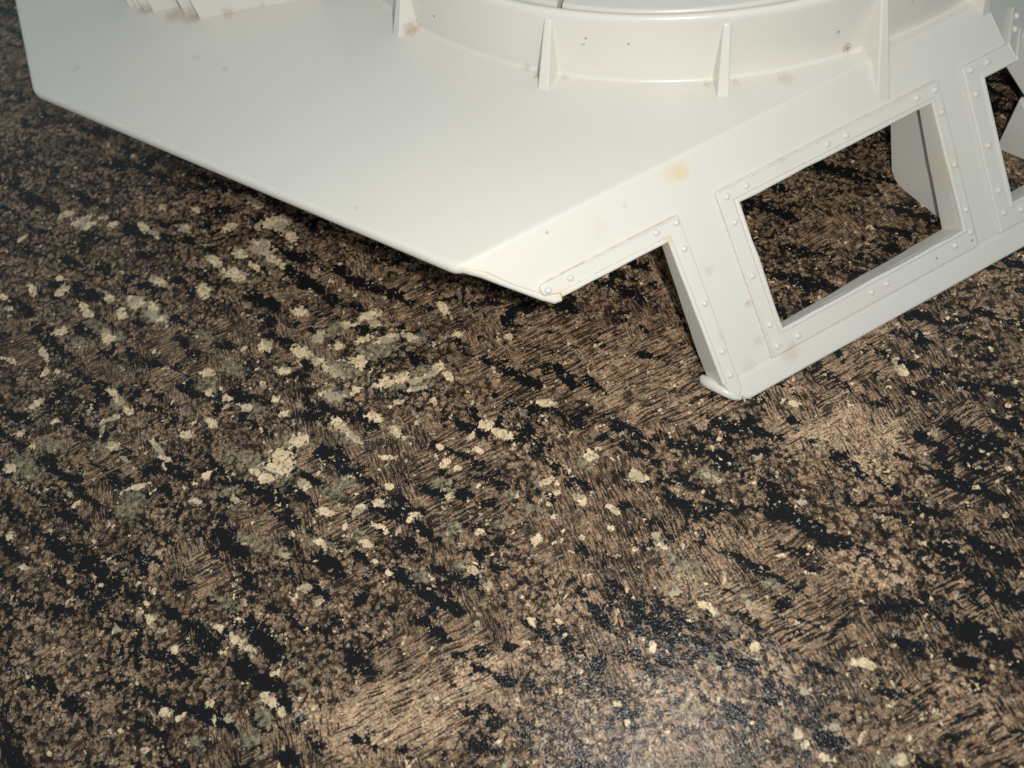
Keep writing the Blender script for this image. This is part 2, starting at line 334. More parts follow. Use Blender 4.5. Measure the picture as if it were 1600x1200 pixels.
GREY = """-111.3,170.6,5,-4.9,-1.5,-2.8;-114.3,173.7,3.9,-3.9,-1.1,-2;-69.4,179.3,4.4,-3.5,-1.1,-2.8;-81.4,176.8,5.6,-3,-0.6,-3.1;
-127.3,166.9,2.8,-3.5,-1.2,-1.4;-124.3,164,3.1,-0.9,0.1,-2.3;-136.7,165.8,2,-0.6,0.2,-2.4;-92.6,155.4,2.7,-2.7,-0.9,-1.5;
-84.3,140.2,3.8,-2.7,-0.9,-2.2;-92.8,135.9,3.1,-3,-1,-1.6;-77.8,124.1,3.6,-1,-0.1,-2;-121.8,138.2,2,-2.4,-1.5,-1.7;-142.8,128.7,4.2,-1.1,0.2,-2;
-151.6,124.9,3.7,-1,0.4,-4.4;-148.2,120.7,2.9,-0.8,0.2,-2.6;-125.2,123.2,2.9,-0.8,0.1,-2;-115.6,104.2,3.3,-2.1,-0.9,-2.6;-117.5,100.8,3.9,-1,0.1,-2.4;
-87.7,98.9,2.9,0.4,0.5,-1.6;-79.7,105.6,5.4,-5,-1.5,-2.1;-82.5,108.5,4.6,-1.2,-0.1,-2.5;-67.8,109.8,4.6,-1.3,-0.2,-2.9;-73.2,101.8,4.8,-3.3,-1.4,-3.1;
-50.2,146,5.3,0.1,0.3,-2.5;-38.1,134.5,7.2,0.2,0.3,-3.3;-24.8,134.3,3.6,0.5,0.3,-2.1;-49,129.3,6.7,-5.8,-1.5,-2.5;-33.8,121.5,5.8,0.7,0.5,-3.2;
-25.9,120.8,6.5,0.8,0.5,-3.1;-52.9,121.4,4.5,-2.2,-0.7,-2.5;-50.6,106.2,3.3,-4.4,-1.2,-1.1;-36.3,103.8,2.2,-3.1,-1.4,-1.2;
-25.5,84.7,2.8,-1.9,-0.7,-1.3;-57,90.4,3.5,-1.6,-0.5,-1.8;-52.1,92.7,3.2,-1.5,-0.5,-1.8;-7.9,76.8,1.9,-0.5,-0.3,-1.5;-3.1,71.5,2.9,-1.3,-0.6,-1.3;
1.1,100.8,1.3,-0.4,-0.2,-1;14.8,81.3,2.9,0.3,0.1,-2.3;1.7,78.1,3.2,-0.2,-0.1,-1.5;46.4,67.8,2.6,-2,-0.9,-1.2;44.7,70.2,2,-0.5,-0.4,-1.2;
66.9,76.8,1.2,-0.3,-0.3,-0.7;74.9,82.1,2.1,-1.1,-0.6,-1.1;-89.6,67,3,-2.5,-0.7,-1;-80,80.9,4.1,-3.1,-0.8,-1.3;-72.1,76.1,3,-2.6,-0.7,-0.9;
-84.8,54.7,3.8,-4.1,-0.9,-0.8;-84.2,31.1,2.6,-0.6,-0.1,-2;-98,33.9,2.3,-0.5,-0,-1.2;-79.9,35.4,2.1,-1.2,-1.1,-2.3;-69.5,41.1,2.4,-1.4,-0.5,-0.9;
-51.2,75.5,2.5,-2.3,-1,-1.2;-62,76.7,2.9,-2.6,-1,-1.3;-24.7,71.5,2.2,-0.6,-0.2,-1.2;-12.1,70.1,2.2,-0.6,-0.2,-1.1;-25.1,61.6,1.8,-0.5,-0.2,-1.4;
-34.6,60.1,3.2,-1.4,-0.4,-1.3;27.8,52.7,1.9,-3,-1.3,-0.9;31.2,47.2,2.6,-3.2,-1.3,-1.1;33.9,45.1,2.2,-0.5,-0.5,-1.4;38.7,30.2,1.6,-1.1,-0.9,-1.1;
43.6,34.8,1.1,-1.7,-1.2,-0.8;51.1,37.2,2.1,-0.5,-0.4,-1.1;31.6,24,1.3,-0.3,-0.3,-0.8;22.5,13.5,2.2,-0.5,-0.5,-1.6;44.7,2.9,1.9,-0.4,-0.8,-2;
63,-6.6,3.2,-0.7,-0.7,-1.4;93.6,12.3,1.2,-0.3,-0.3,-0.5;27.2,41.4,1.9,-0.5,-0.4,-1.4;54.1,3.5,1.7,-0.4,-0.4,-0.9;-4.6,36.4,1.2,-0.3,-0.2,-0.9;
-26.8,70.2,1.4,-0.4,-0.4,-2.5"""
BLACK = """-14,99,7.5,-7.8,-0.9,-1;-49.2,92.8,5.8,-5.5,-1.3,-1.7;-39.2,83.8,8.9,-7.2,-1.1,-1.7;-24.6,82.3,6,-2.8,-0.6,-1.8;-72,91,7.1,-7.4,-1.3,-1.4;
9.7,136.4,4,-2.2,-0.7,-1.8;22.1,132.2,3.4,-2.3,-0.9,-1.9;3.7,132.7,2.3,-2.6,-1.8,-2.2;29.5,115.3,3.2,-4.6,-0.9,-0.9;39.5,109.6,2.2,-0.6,-0.4,-1.3;
15.5,109.1,1.5,-4.8,-1.3,-0.5;18.6,95.7,2.3,-0.6,-0.4,-1.6;26.2,89,2.3,-0.6,-0.5,-1.9;61.9,81.8,2,-0.6,-0.7,-1.9;72.6,78.7,1.5,-0.4,-0.6,-1.5;
32.9,80.4,2.1,-2.4,-0.8,-0.8;38.8,75.9,2.3,-0.6,-0.4,-1.3;51.6,71.1,3.2,-2.4,-1.7,-2.3;61.7,71.6,4.1,-0.3,-0.4,-2;54.5,76.6,1.1,-2,-1.1,-0.8;
37.3,68.5,5.7,-2.8,-0.5,-1;43.1,59.5,2.3,-1.7,-0.9,-1.1;64,50.5,5.8,-6.6,-1.7,-1.5;59.8,57.4,2.6,-1.2,-1.1,-1.9;69.7,43.8,2.2,-2.4,-1.5,-1.3;
89.6,52.3,2.1,-1.7,-1.1,-1.2;95.6,45,3.5,-2.2,-1.5,-1.8;106.2,49.4,3.4,-2.7,-1.3,-1.4;61.1,43.4,3.6,-1.7,-0.8,-1.3;50.1,41.1,5.7,-6.1,-1.1,-1;
52.2,31.5,0.6,-1.5,-2.1,-0.9;22.5,33.1,6.8,-8.2,-1.8,-1.4;25.7,35.3,4.2,-5.2,-1,-0.8;31.1,24.8,2.8,-4.1,-1.5,-0.9;76.6,15.9,4.7,-2.7,-1.3,-1.6;
92.2,15.6,5.7,-5.2,-1.8,-1.6;96.7,12.3,3.1,-2.3,-1.4,-1.4;86.4,10.3,4.6,-2.6,-1.3,-1.5;106.3,30.4,4.3,-3.3,-1.7,-1.7;95.5,34.7,4,-3.1,-1.2,-1.3;
51.4,0.7,4.2,-4,-1.5,-1.2;67.7,6.7,3,-1.3,-0.7,-1.1;41.2,11.4,2.1,-0.9,-0.7,-1.1;32.4,10.6,3.1,-4,-1.4,-0.9;62.7,23.5,0.6,-1,-2.8,-1.7;
73.2,25.6,2.3,-1.6,-1.1,-1.2;-31.7,52,6,-4.6,-1,-1.4;-51.4,59.3,2.9,-0.7,-0.3,-2.3;-19.2,62.8,2.3,-0.6,-0.3,-1.5;-37.5,70.1,4.3,-2.8,-1.1,-2;
-60,70,4.1,-4.9,-1.8,-1.5;-24,38.7,2.4,-2.2,-1.4,-1.5;-15.9,37.5,3.1,-0.7,-0.3,-1.4;-19.2,29.8,3,-1.8,-0.6,-0.9;-28.9,17.3,2.7,-0.6,-0.3,-1.5;
6.6,41,3.2,-6,-1.3,-0.7;11.9,48,3.1,-3.7,-0.9,-0.8;-11.1,22.7,1.8,-0.4,-0.2,-1;-43.4,54,3.3,-0.8,-0.1,-1;-137.1,93.8,4.4,-5.1,-1.5,-1.3;
-126.3,86,3.1,-3.7,-1.6,-1.3;-122.3,79.4,2.6,-0.6,0.1,-2.4;-137.3,85,2.6,-0.7,0.1,-1.7;-151.6,97.1,2.9,-2.3,-0.5,-0.9;-113.6,62.4,1.8,-0.4,0.1,-2.9;
-103.9,66.9,2.5,-0.6,0,-1.6;-93.2,67.8,2.1,-0.5,-0,-1.6;-85.6,80.4,4.9,-4.2,-0.9,-1.2;-82.4,69.3,5.9,-4.3,-0.6,-1;-71,78.6,2.8,-2.8,-1.4,-1.5;
-75.7,61.8,2.8,-0.7,-0.1,-1.5;-94.3,57,3.1,-3.3,-1.6,-1.4;-84.3,47.6,3.9,-4.2,-1.8,-1.5;-77.7,43.4,3.6,-2.9,-1.1,-1.4;-98.7,53.9,3,-2.3,-0.8,-1.1;
-93,37.6,4.9,-2.8,-0.7,-1.4;-82.4,34.1,3.6,-2,-1.1,-2.3;-74.8,37.6,2.3,-0.5,-0.1,-1.4;-108.8,38.9,4.7,-2.6,-0.4,-0.9;-135.2,170.6,5.2,-3.7,-0.7,-2.7;
-116.3,167.6,3.4,-2.1,-0.4,-1.9;-155.5,142.9,5.1,-4.4,-0.8,-1.6;-132.8,132,5.9,-5.2,-0.6,-1;-127.1,140.8,5,-0.4,0.4,-2;-100,136.7,4.2,-3,-0.6,-1.6;
-105,111.3,7.4,-5.7,-0.9,-1.9;-96.1,114.3,3.7,-2.5,-0.6,-1.6;-135.8,116.4,4.4,-2.4,-0.3,-1.4;-77.7,127,3.6,-1,-0.1,-2;-89.9,127,2.8,-0.8,-0.1,-2;
-80.2,139.4,3,-3.9,-1.5,-1.6;-89.7,97,4.2,-3.7,-0.9,-1.3;-77.4,95.8,6.2,-5.6,-0.9,-1.3;-71.9,155.7,5.1,-1.5,-0.1,-2.5;-60.8,135.1,3.3,-3.3,-0.9,-1.4;
-128.5,245.2,5.8,-4.8,-0.6,-2.4;-113.3,243.5,4,-1.4,0.1,-3.1;-97.1,224.6,4.5,-3.7,-0.4,-1.4;-86.6,209.1,5.2,-1.7,-0.1,-2.5;
-103.1,181.3,3.6,-1.1,0,-2.5;-116.2,207.2,2.9,-0.9,0.1,-2.1;-135.3,210.2,4.6,-3.5,-0.4,-1.6;-98.5,198.6,3.5,-1.1,-0,-2.1;-90.5,191.6,3.2,-1,-0,-2;
-72.9,199.4,2.9,-2.4,-0.8,-2.3;-61.5,179.6,3.6,-2.9,-0.9,-2.1;-144,199.6,4.8,-2.5,-0.1,-1.7;-84.2,175.4,2.6,-0.8,-0.1,-1.6;
-58.3,164.8,4.9,-2.6,-0.5,-2;-41.1,162.2,3.5,-2.3,-0.6,-1.6;-34.7,129.9,2,-0.6,-0.3,-1.8;-27,126.5,4.1,-2.1,-0.7,-2.1;108.7,75.8,3.2,-2.2,-1.1,-1.5;
129.7,95.7,4,-1.2,-0.8,-1.6;131.8,71.3,4.1,-2.2,-1.1,-1.5;121.2,75.3,2.2,-1.2,-0.9,-1.4;115.8,58,4.1,-3.4,-1.9,-2;127.1,62.6,2.7,-2.3,-2.8,-2.9;
131.9,81.8,2.8,-1.6,-1,-1.4;104.9,57.1,2,-2.6,-1,-0.9;94.3,106.2,2.2,-1.2,-0.8,-1.4;98.2,145.6,3.4,-3.3,-1.4,-1.9;108.5,145,2.2,-0.7,-0.9,-2.2;
117.2,150.5,2.6,-0.9,-0.6,-1.5"""
TAN = """88.6,67.3,18.2,-11.8,-8.5,-11.5,0.9;38.6,102,20.8,-10.8,-6.2,-13,0.45;-11.1,94.4,12.5,-3.4,-1.9,-9.6,0.25;-33.6,30.8,28.5,0.5,1.2,-11.7,0.8;
-56.7,28.6,23.4,-5.3,-1.2,-9.8,0.8;10.5,14.8,23.1,-5.3,-2.8,-9.2,0.45;-103.9,83.2,12.9,-3.2,0,-6.5,0.5;74.9,36.6,8.1,-6,-4.5,-5.1,0.7;
82.4,31.4,6.7,-5,-4.5,-4.9,0.6;36.8,46.1,13.9,-3.5,-4.2,-12.2,0.35;2.9,46,10.7,-7.1,-5.5,-7.9,0.45;83.9,-0.5,14.3,-6.1,-5.1,-6.8,0.7;
45.5,24.5,17.4,-4.2,-4.7,-12.3,0.4;87.6,85.9,16.6,1.9,-0.7,-7.6,0.4;-130,57.9,27.9,-6.5,1.3,-19.1,0.3;56.8,134.7,16.2,2,-0.3,-11.7,0.2;
11.2,116.7,16.6,-4.8,-3,-12.7,0.1;102.8,99.1,11.4,1.3,-0.8,-6.1,0.35;12,30.9,9.1,-2.2,-2.9,-10,0.4"""
SPARSE = """108.9,41.6,14.2,-7,-18.7,-25.8,0.8;120.1,76.7,12.6,-3.6,-7.2,-14.1,0.75;82.7,18.7,17.4,-10,-8.8,-10.8,0.75;87.9,-4.1,11.8,-2.7,-4.4,-8.3,0.6;
49.2,57,8.4,-9.3,-3.9,-3.7,0.35;-43,82.8,24.5,-16.6,-5,-9.4,0.5;-148.2,143.2,25.5,-7.1,1.3,-14.1,0.5;-85.3,42.8,21.6,-17,-7,-9,0.5;
-131.9,86.4,21.2,-12.7,-2.6,-8,0.4;16.8,36.1,8.8,-10.2,-5,-4,0.5;-152,239.5,33.6,-26.4,-3.6,-17.1,0.35;-64.3,172.1,15.4,-12.1,-3.6,-9.1,0.3"""
ORIENT = """-19.1,92.4,18.2,2.1,1.6,-11.7,1;15.7,110.8,24.9,3,0.8,-12.6,1;35.6,98.5,20.5,0.4,-0.9,-14,1;59.9,48.9,7.7,-2,-2.5,-6.3,1;
56.5,28.1,8.8,-2.1,-2.9,-7.1,1;-41.7,31.2,25.1,2.6,2.8,-13,1;112.1,60.9,9.2,-2.5,-5,-9.9,1;95.9,92.2,10,-2.9,-3.4,-7.7,1;
-17.5,147.1,14,-4.2,-1.6,-9.6,1;-50.6,81,14.2,-3.7,-0.9,-7.3,0.6;-97.8,153.2,16.9,-4.9,-0.1,-14.6,0.6;-0.3,46.8,11.1,-2.7,-1.9,-7.7,-1;
36.5,71.6,11.5,-3.1,-2.8,-8.7,-1;8.9,69.3,13.3,-3.5,-2.7,-10.3,-1;39.4,48.9,10.9,-2.8,-3.2,-9.4,-1;87.1,60,15.2,-7.6,-5,-7.8,-1;
83.7,37.7,11.8,-3,-4.1,-8.9,-1;19.8,40.3,12.3,-3,-2.3,-7.5,-1;78.8,53,12.3,-3.2,-2.8,-6.4,-1;41.2,13.5,14.2,-3.3,-3,-7.8,-1;
1.8,93,10.6,-2.9,-1.8,-7.7,-1;104,115.2,10.4,-3.2,-3.7,-8.5,-0.6"""
GRAN = """-133.5,58.8,45.1,-10.5,2.3,-31,1;-132,88.3,29.9,-7.5,1,-14.8,0.8;-146.9,129.1,24.7,-6.7,2.4,-25.9,0.7;-108.2,132.1,24.4,-6.8,0.1,-11.3,0.5;
-133.6,223.7,49,-38.4,-8.4,-34,0.9;-90.5,191.6,24.6,-19.3,-4.9,-14.5,0.6;-81.4,53.1,23.5,-5.6,-0.9,-18.7,0.7;-12.1,54.9,16.6,-11,-5.3,-8.3,0.4;
22.5,13.5,19.8,-8.2,-5.4,-9.8,0.6;-23,91.5,23.6,2.8,2.5,-17.2,-1;36.2,100.5,29.9,0.6,-1.1,-18,-1;58.7,45.8,12.2,-3.1,-3.6,-9.2,-1;
38.4,50.9,18.7,-4.7,-4.3,-12.5,-0.8;55.1,28.5,13.2,-3.2,-4,-9.8,-1;-41.7,31.2,23.5,2.4,2.8,-13,-0.9;86.3,62.1,16.5,-13.3,-10.9,-12.7,-0.8;
111.2,59.2,15.2,-4.1,-7.4,-14.6,-0.8;-104.2,150,29.3,-8.5,0,-14.5,-0.6;-92.9,82.3,14.6,-3.7,-0.2,-7.3,-0.3;8.5,67.6,19.8,-5.1,-2.6,-10.2,-0.8"""


def parse(s):
    return [[float(v) for v in e.split(',')] for e in s.replace('\n', '').split(';') if e]


def build_counter():
    fine_x = np.arange(-200, 226, 0.75)
    fine_y = np.arange(-22, 385, 0.75)
    def grow(end, d, far):
        out = []
        step = 0.75
        x = end
        while abs(x) < far:
            step *= 1.25
            x += d * step
            out.append(x)
        return out
    xs = np.array(grow(fine_x[0], -1, 900)[::-1] + list(fine_x) + grow(fine_x[-1], 1, 900))
    ys = np.array(grow(fine_y[0], -1, 700)[::-1] + list(fine_y) + grow(fine_y[-1], 1, 1300))
    nx, ny = len(xs), len(ys)
    X, Y = np.meshgrid(xs, ys)
    co = np.stack([X, Y, np.zeros_like(X)], -1).reshape(-1, 3) * MM

    def field(items, mode):
        F = np.full((ny, nx), -1.0 if mode == 'max' else 0.0)
        for it in items:
            cx, cy, ax, ay, bx, by = it[:6]
            w = it[6] if len(it) > 6 else 1.0
            ext = 2.0
            rx = ext * (abs(ax) + abs(bx)) + 1.0
            ry = ext * (abs(ay) + abs(by)) + 1.0
            i0, i1 = np.searchsorted(xs, [cx - rx, cx + rx])
            j0, j1 = np.searchsorted(ys, [cy - ry, cy + ry])
            if i1 <= i0 or j1 <= j0:
                continue
            dx = X[j0:j1, i0:i1] - cx
            dy = Y[j0:j1, i0:i1] - cy
            det = ax * by - ay * bx
            s = (dx * by - dy * bx) / det
            t = (ax * dy - ay * dx) / det
            q = np.sqrt(s * s + t * t)
            if mode == 'max':
                F[j0:j1, i0:i1] = np.maximum(F[j0:j1, i0:i1], np.clip(1 - q, -1, 1))
            else:
                g = np.clip(1.35 - q, 0, 1)
                F[j0:j1, i0:i1] += w * g * g * (3 - 2 * g)
        return F
    flecks = np.stack([field(parse(CREAM), 'max'), field(parse(GREY), 'max'), field(parse(BLACK), 'max')], -1)
    grain = np.stack([np.clip(field(parse(TAN), 'sum'), 0, 1), np.clip(field(parse(SPARSE), 'sum'), 0, 1),
                      np.clip(field(parse(ORIENT), 'sum'), -1, 1)], -1)
    gr = np.clip(field(parse(GRAN), 'sum'), -1, 1)
    granular = np.stack([gr, gr, gr], -1)
    me = bpy.data.meshes.new('countertop')
    idx = np.arange(nx * ny).reshape(ny, nx)
    quads = np.stack([idx[:-1, :-1], idx[:-1, 1:], idx[1:, 1:], idx[1:, :-1]], -1).reshape(-1, 4)
    me.vertices.add(len(co))
    me.vertices.foreach_set('co', co.ravel())
    me.loops.add(quads.size)
    me.loops.foreach_set('vertex_index', quads.ravel().astype(np.int32))
    me.polygons.add(len(quads))
    me.polygons.foreach_set('loop_start', np.arange(0, quads.size, 4, dtype=np.int32))
    me.update(calc_edges=True)
    for nm, arr in (('flecks', flecks), ('grain', grain), ('granular', granular)):
        at = me.attributes.new(nm, 'FLOAT_COLOR', 'POINT')
        rgba = np.concatenate([arr.reshape(-1, 3), np.ones((nx * ny, 1))], 1).astype(np.float32)
        at.data.foreach_set('color', rgba.ravel())
    me.materials.append(counter_material())
    o = bpy.data.objects.new('countertop', me)
    COL.objects.link(o)
    o['kind'] = 'structure'
    o['label'] = 'brown, black and cream granite-patterned countertop'
    return o


build_counter()

# ------------------------------------------------------------------ the moulded plastic platform
HP = 50.2                                                     # deck height, mm
A = Vector((-5.4724, 118.952, HP))                            # crease end at the near corner
Hd = Vector((0.9628, 0.2704, 0.0)).normalized()               # along the near wall
Od = Vector((Hd.y, -Hd.x, 0.0))                               # outwards
SL = R(45.83)                                                 # wall slope below horizontal
def frame(origin, along):
    out = Vector((along.y, -along.x, 0.0))
    d = out * math.cos(SL) + Vector((0, 0, -math.sin(SL)))
    n = out * math.sin(SL) + Vector((0, 0, math.cos(SL)))
    mm = Matrix.Identity(4)
    for i in range(3):
        mm[i][0], mm[i][1], mm[i][2], mm[i][3] = along[i], d[i], n[i], origin[i]
    return mm
W1 = frame(A, Hd)
B = A + Hd * 162.2
H2 = Vector((0.551, 0.8345, 0.0)).normalized()
W2 = frame(B, H2)
FLAT = Matrix.Identity(4)
RC = Vector((100.5, 279.0, 0.0))                              # ring centre

ROOT = bpy.data.objects.new('toy_platform', None)
ROOT.location = (0.08, 0.22, 0.0)
ROOT.empty_display_size = 0.02
COL.objects.link(ROOT)
ROOT['label'] = 'off-white plastic toy platform with riveted window walls and ribbed ring on the speckled countertop'
ROOT['category'] = 'toy'


def plastic_material():
    k = NT('aged_white_plastic')
    P = k.P
    n1 = k.noise(P, 0.012, 3, 0.55, dims='3D')
    col = k.mix(k.step(n1, 0.35, 0.7), (0.765, 0.738, 0.672), (0.785, 0.754, 0.682))
    nr = k.noise(P, 0.9, 4, 0.7, dims='3D')
    def W(u, v, w=0.0):
        return tuple(W1 @ Vector((u, v, w)))
    def ringp(deg, r, z):
        return (RC.x + r * math.cos(R(deg)), RC.y + r * math.sin(R(deg)), z)
    # (centre, radius, colour, amount, raggedness): the stains and grime seen on the piece
    spots = [
        (W(62.6, 3.9), 3.4, (0.80, 0.58, 0.24), 0.45, 0.3), (W(60.2, 3.4), 3.4, (0.80, 0.62, 0.30), 0.30, 0.4), (W(57.6, 2.8), 3.0, (0.80, 0.66, 0.38), 0.2, 0.5),
        (W(20.8, 18.0, 1.0), 2.3, (0.80, 0.62, 0.32), 0.45, 0.5), (W(52.2, 18.4, 1.0), 1.8, (0.78, 0.58, 0.28), 0.5, 0.4),
        (W(5.0, 2.5), 10.0, (0.79, 0.72, 0.54), 0.25, 0.5), (W(37.0, 7.5), 3.0, (0.62, 0.52, 0.42), 0.14, 0.9),
        (W(44.9, 5.2), 1.0, (0.50, 0.38, 0.28), 0.28, 1.3), (W(23.6, 2.5), 0.5, (0.35, 0.22, 0.12), 0.6, 0.8),
        (W(68.0, 45.0), 1.5, (0.45, 0.30, 0.18), 0.4, 1.3), (W(67.0, 56.0), 2.2, (0.50, 0.36, 0.24), 0.25, 1.2),
        (W(60.5, 31.0), 1.8, (0.55, 0.42, 0.30), 0.3, 1.3), (W(62.0, 61.0), 3.2, (0.60, 0.44, 0.30), 0.22, 1.0),
        (W(75.0, 63.2, 0.6), 4.0, (0.60, 0.44, 0.29), 0.4, 0.9), (W(57.0, 49.0, 0.8), 2.2, (0.66, 0.55, 0.36), 0.35, 1.1),
        (W(138.5, 36.0, -4.0), 9.0, (0.80, 0.68, 0.42), 0.45, 0.5), (W(90.0, 14.0), 3.0, (0.60, 0.5, 0.42), 0.25, 1.1),
        (ringp(-146.6, 125.0, 51.0), 3.2, (0.42, 0.24, 0.14), 0.45, 1.0), (ringp(-125.6, 124.4, 51.0), 1.9, (0.40, 0.22, 0.12), 0.55, 1.0),
        (ringp(-127.5, 123.2, 51.0), 1.6, (0.42, 0.25, 0.15), 0.35, 1.2), (ringp(-122.0, 123.8, 50.8), 1.8, (0.45, 0.30, 0.18), 0.3, 1.2),
        (ringp(-103.8, 124.4, 51.0), 1.8, (0.45, 0.30, 0.18), 0.4, 1.0), (ringp(-100.4, 124.4, 51.0), 1.7, (0.46, 0.32, 0.20), 0.35, 1.2),
        (ringp(-86.2, 122.8, 52.0), 1.9, (0.30, 0.17, 0.09), 0.65, 1.0), (ringp(-86.0, 122.6, 51.8), 0.7, (0.01, 0.01, 0.01), 1.0, 0.1),
        (ringp(-119.2, 121.9, 62.5), 0.5, (0.20, 0.15, 0.12), 0.7, 1.6), (ringp(-119.5, 122.0, 60.5), 0.5, (0.20, 0.14, 0.10), 0.7, 1.7),
        (ringp(-113.8, 121.9, 61.8), 0.5, (0.08, 0.06, 0.05), 0.7, 1.6), (ringp(-94.5, 126.0, 50.2), 3.2, (0.50, 0.36, 0.22), 0.3, 1.4),
        (ringp(-88.0, 121.8, 58.0), 0.55, (0.04, 0.03, 0.02), 0.9, 0.2), (ringp(-142.5, 122.0, 57.0), 0.55, (0.04, 0.03, 0.02), 0.8, 0.2),
        ((-72.0, 243.5, 50.4), 4.6, (0.46, 0.36, 0.27), 0.5, 0.6), ((-78.0, 246.8, 50.4), 4.2, (0.48, 0.38, 0.29), 0.5, 0.6),
        ((-60.0, 240.2, 50.4), 2.6, (0.50, 0.38, 0.28), 0.4, 1.0), ((-88.0, 253.5, 50.4), 3.4, (0.42, 0.32, 0.23), 0.45, 0.7),
        ((-110.0, 232.0, 50.2), 1.6, (0.55, 0.55, 0.52), 0.5, 1.2), ((-100.0, 266.0, 50.2), 2.0, (0.50, 0.48, 0.46), 0.5, 1.2),
        ((-62.0, 214.0, 50.2), 1.4, (0.52, 0.52, 0.50), 0.5, 1.2), ((-71.0, 223.0, 50.2), 2.0, (0.60, 0.60, 0.56), 0.4, 1.2),
    ]
    for c, r, colr, amt, rag in spots:
        dist = k.vmath('DISTANCE', P, c)
        q = k.math('ADD', k.math('DIVIDE', dist, r), k.math('MULTIPLY', k.math('SUBTRACT', nr, 0.5), 2.2 * rag))
        f = k.math('MULTIPLY', k.step(q, 1.0, 0.25), amt)
        col = k.mix(f, col, colr)
    Ad, Dd = tuple(A), W1.to_3x3() @ Vector((0, 1, 0))
    rel = k.vmath('SUBTRACT', P, Ad)
    uu = k.vmath('DOT_PRODUCT', rel, tuple(Hd))
    vv = k.vmath('DOT_PRODUCT', rel, tuple(Dd))
    brk = k.step(k.noise(P, 0.35, 4, 0.7, dims='3D'), 0.40, 0.62)
    for v_, u0_, u1_, amt in ((13.35, 16, 57, 0.38), (12.55, 69, 141, 0.18), (12.65, 150, 165, 0.10), (17.15, 22, 53, 0.25), (62.6, 69, 120, 0.25), (17.0, 74, 110, 0.12)):
        f = k.math('MULTIPLY', k.step(k.math('ABSOLUTE', k.math('SUBTRACT', vv, v_)), 0.30, 0.06), k.math('MULTIPLY', k.step(uu, u0_, u0_ + 1), k.step(uu, u1_ + 1, u1_)))
        col = k.mix(k.math('MULTIPLY', k.math('MULTIPLY', f, brk), amt), col, (0.34, 0.24, 0.14))
    for u_, v0_, v1_, amt in ((57.5, 14, 66, 0.15), (69.0, 13, 62, 0.15), (141.7, 13, 62, 0.08)):
        f = k.math('MULTIPLY', k.step(k.math('ABSOLUTE', k.math('SUBTRACT', uu, u_)), 0.34, 0.08), k.math('MULTIPLY', k.step(vv, v0_, v0_ + 1), k.step(vv, v1_ + 1, v1_)))
        col = k.mix(k.math('MULTIPLY', k.math('MULTIPLY', f, brk), amt), col, (0.42, 0.31, 0.20))
    # sparse dust specks and scuffs all over
    sv = k.t.nodes.new('ShaderNodeTexVoronoi')
    sv.inputs['Scale'].default_value = 0.085
    k.link(P, sv.inputs['Vector'])
    sc = k.t.nodes.new('ShaderNodeSeparateColor')
    k.t.links.new(sv.outputs['Color'], sc.inputs['Color'])
    sp = k.math('MULTIPLY', k.step(sv.outputs['Distance'], 0.045, 0.020), k.step(sc.outputs[0], 0.55, 0.6))
    col = k.mix(k.math('MULTIPLY', sp, 0.75), col, (0.24, 0.18, 0.13))
    smear = k.step(k.noise(k.mapping(P, scale=(1.0, 2.2, 1.0)), 0.06, 5, 0.7, dims='3D'), 0.58, 0.80)
    col = k.mix(k.math('MULTIPLY', smear, 0.18), col, (0.60, 0.54, 0.44))
    k.link(col, k.b.inputs['Base Color'])
    k.link(k.math('ADD', 0.20, k.math('MULTIPLY', k.noise(P, 0.05, 4, 0.6, dims='3D'), 0.14)), k.b.inputs['Roughness'])
    k.b.inputs['IOR'].default_value = 1.47
    hgt = k.math('ADD', k.math('MULTIPLY', k.noise(P, 0.035, 2, 0.4, dims='3D'), 1.0), k.math('MULTIPLY', k.noise(P, 1.6, 2, 0.5, dims='3D'), 0.012))
    k.link(k.bump(hgt, 0.0006, 1.0), k.b.inputs['Normal'])
    return k.mat


PLASTIC = plastic_material()


def finish(me, name, parent, label=None, sharp=32, weighted=True, loc=None):
    me.name = name
    if not me.materials:
        me.materials.append(PLASTIC)
    for p in me.polygons:
        p.use_smooth = True
    me.set_sharp_from_angle(angle=R(sharp))
    o = bpy.data.objects.new(name, me)
    COL.objects.link(o)
    o.parent = parent
    if parent is ROOT:
        o.location = -ROOT.location
    if label:
        o['label'] = label
    if weighted:
        wm = o.modifiers.new('weighted', 'WEIGHTED_NORMAL')
        wm.keep_sharp = True
        wm.weight = 80
    return o


def to_world_mm(me, mtx):
    for v in me.vertices:
        v.co = (mtx @ (v.co)) * MM
    if mtx.to_3x3().determinant() < 0:
        me.flip_normals()


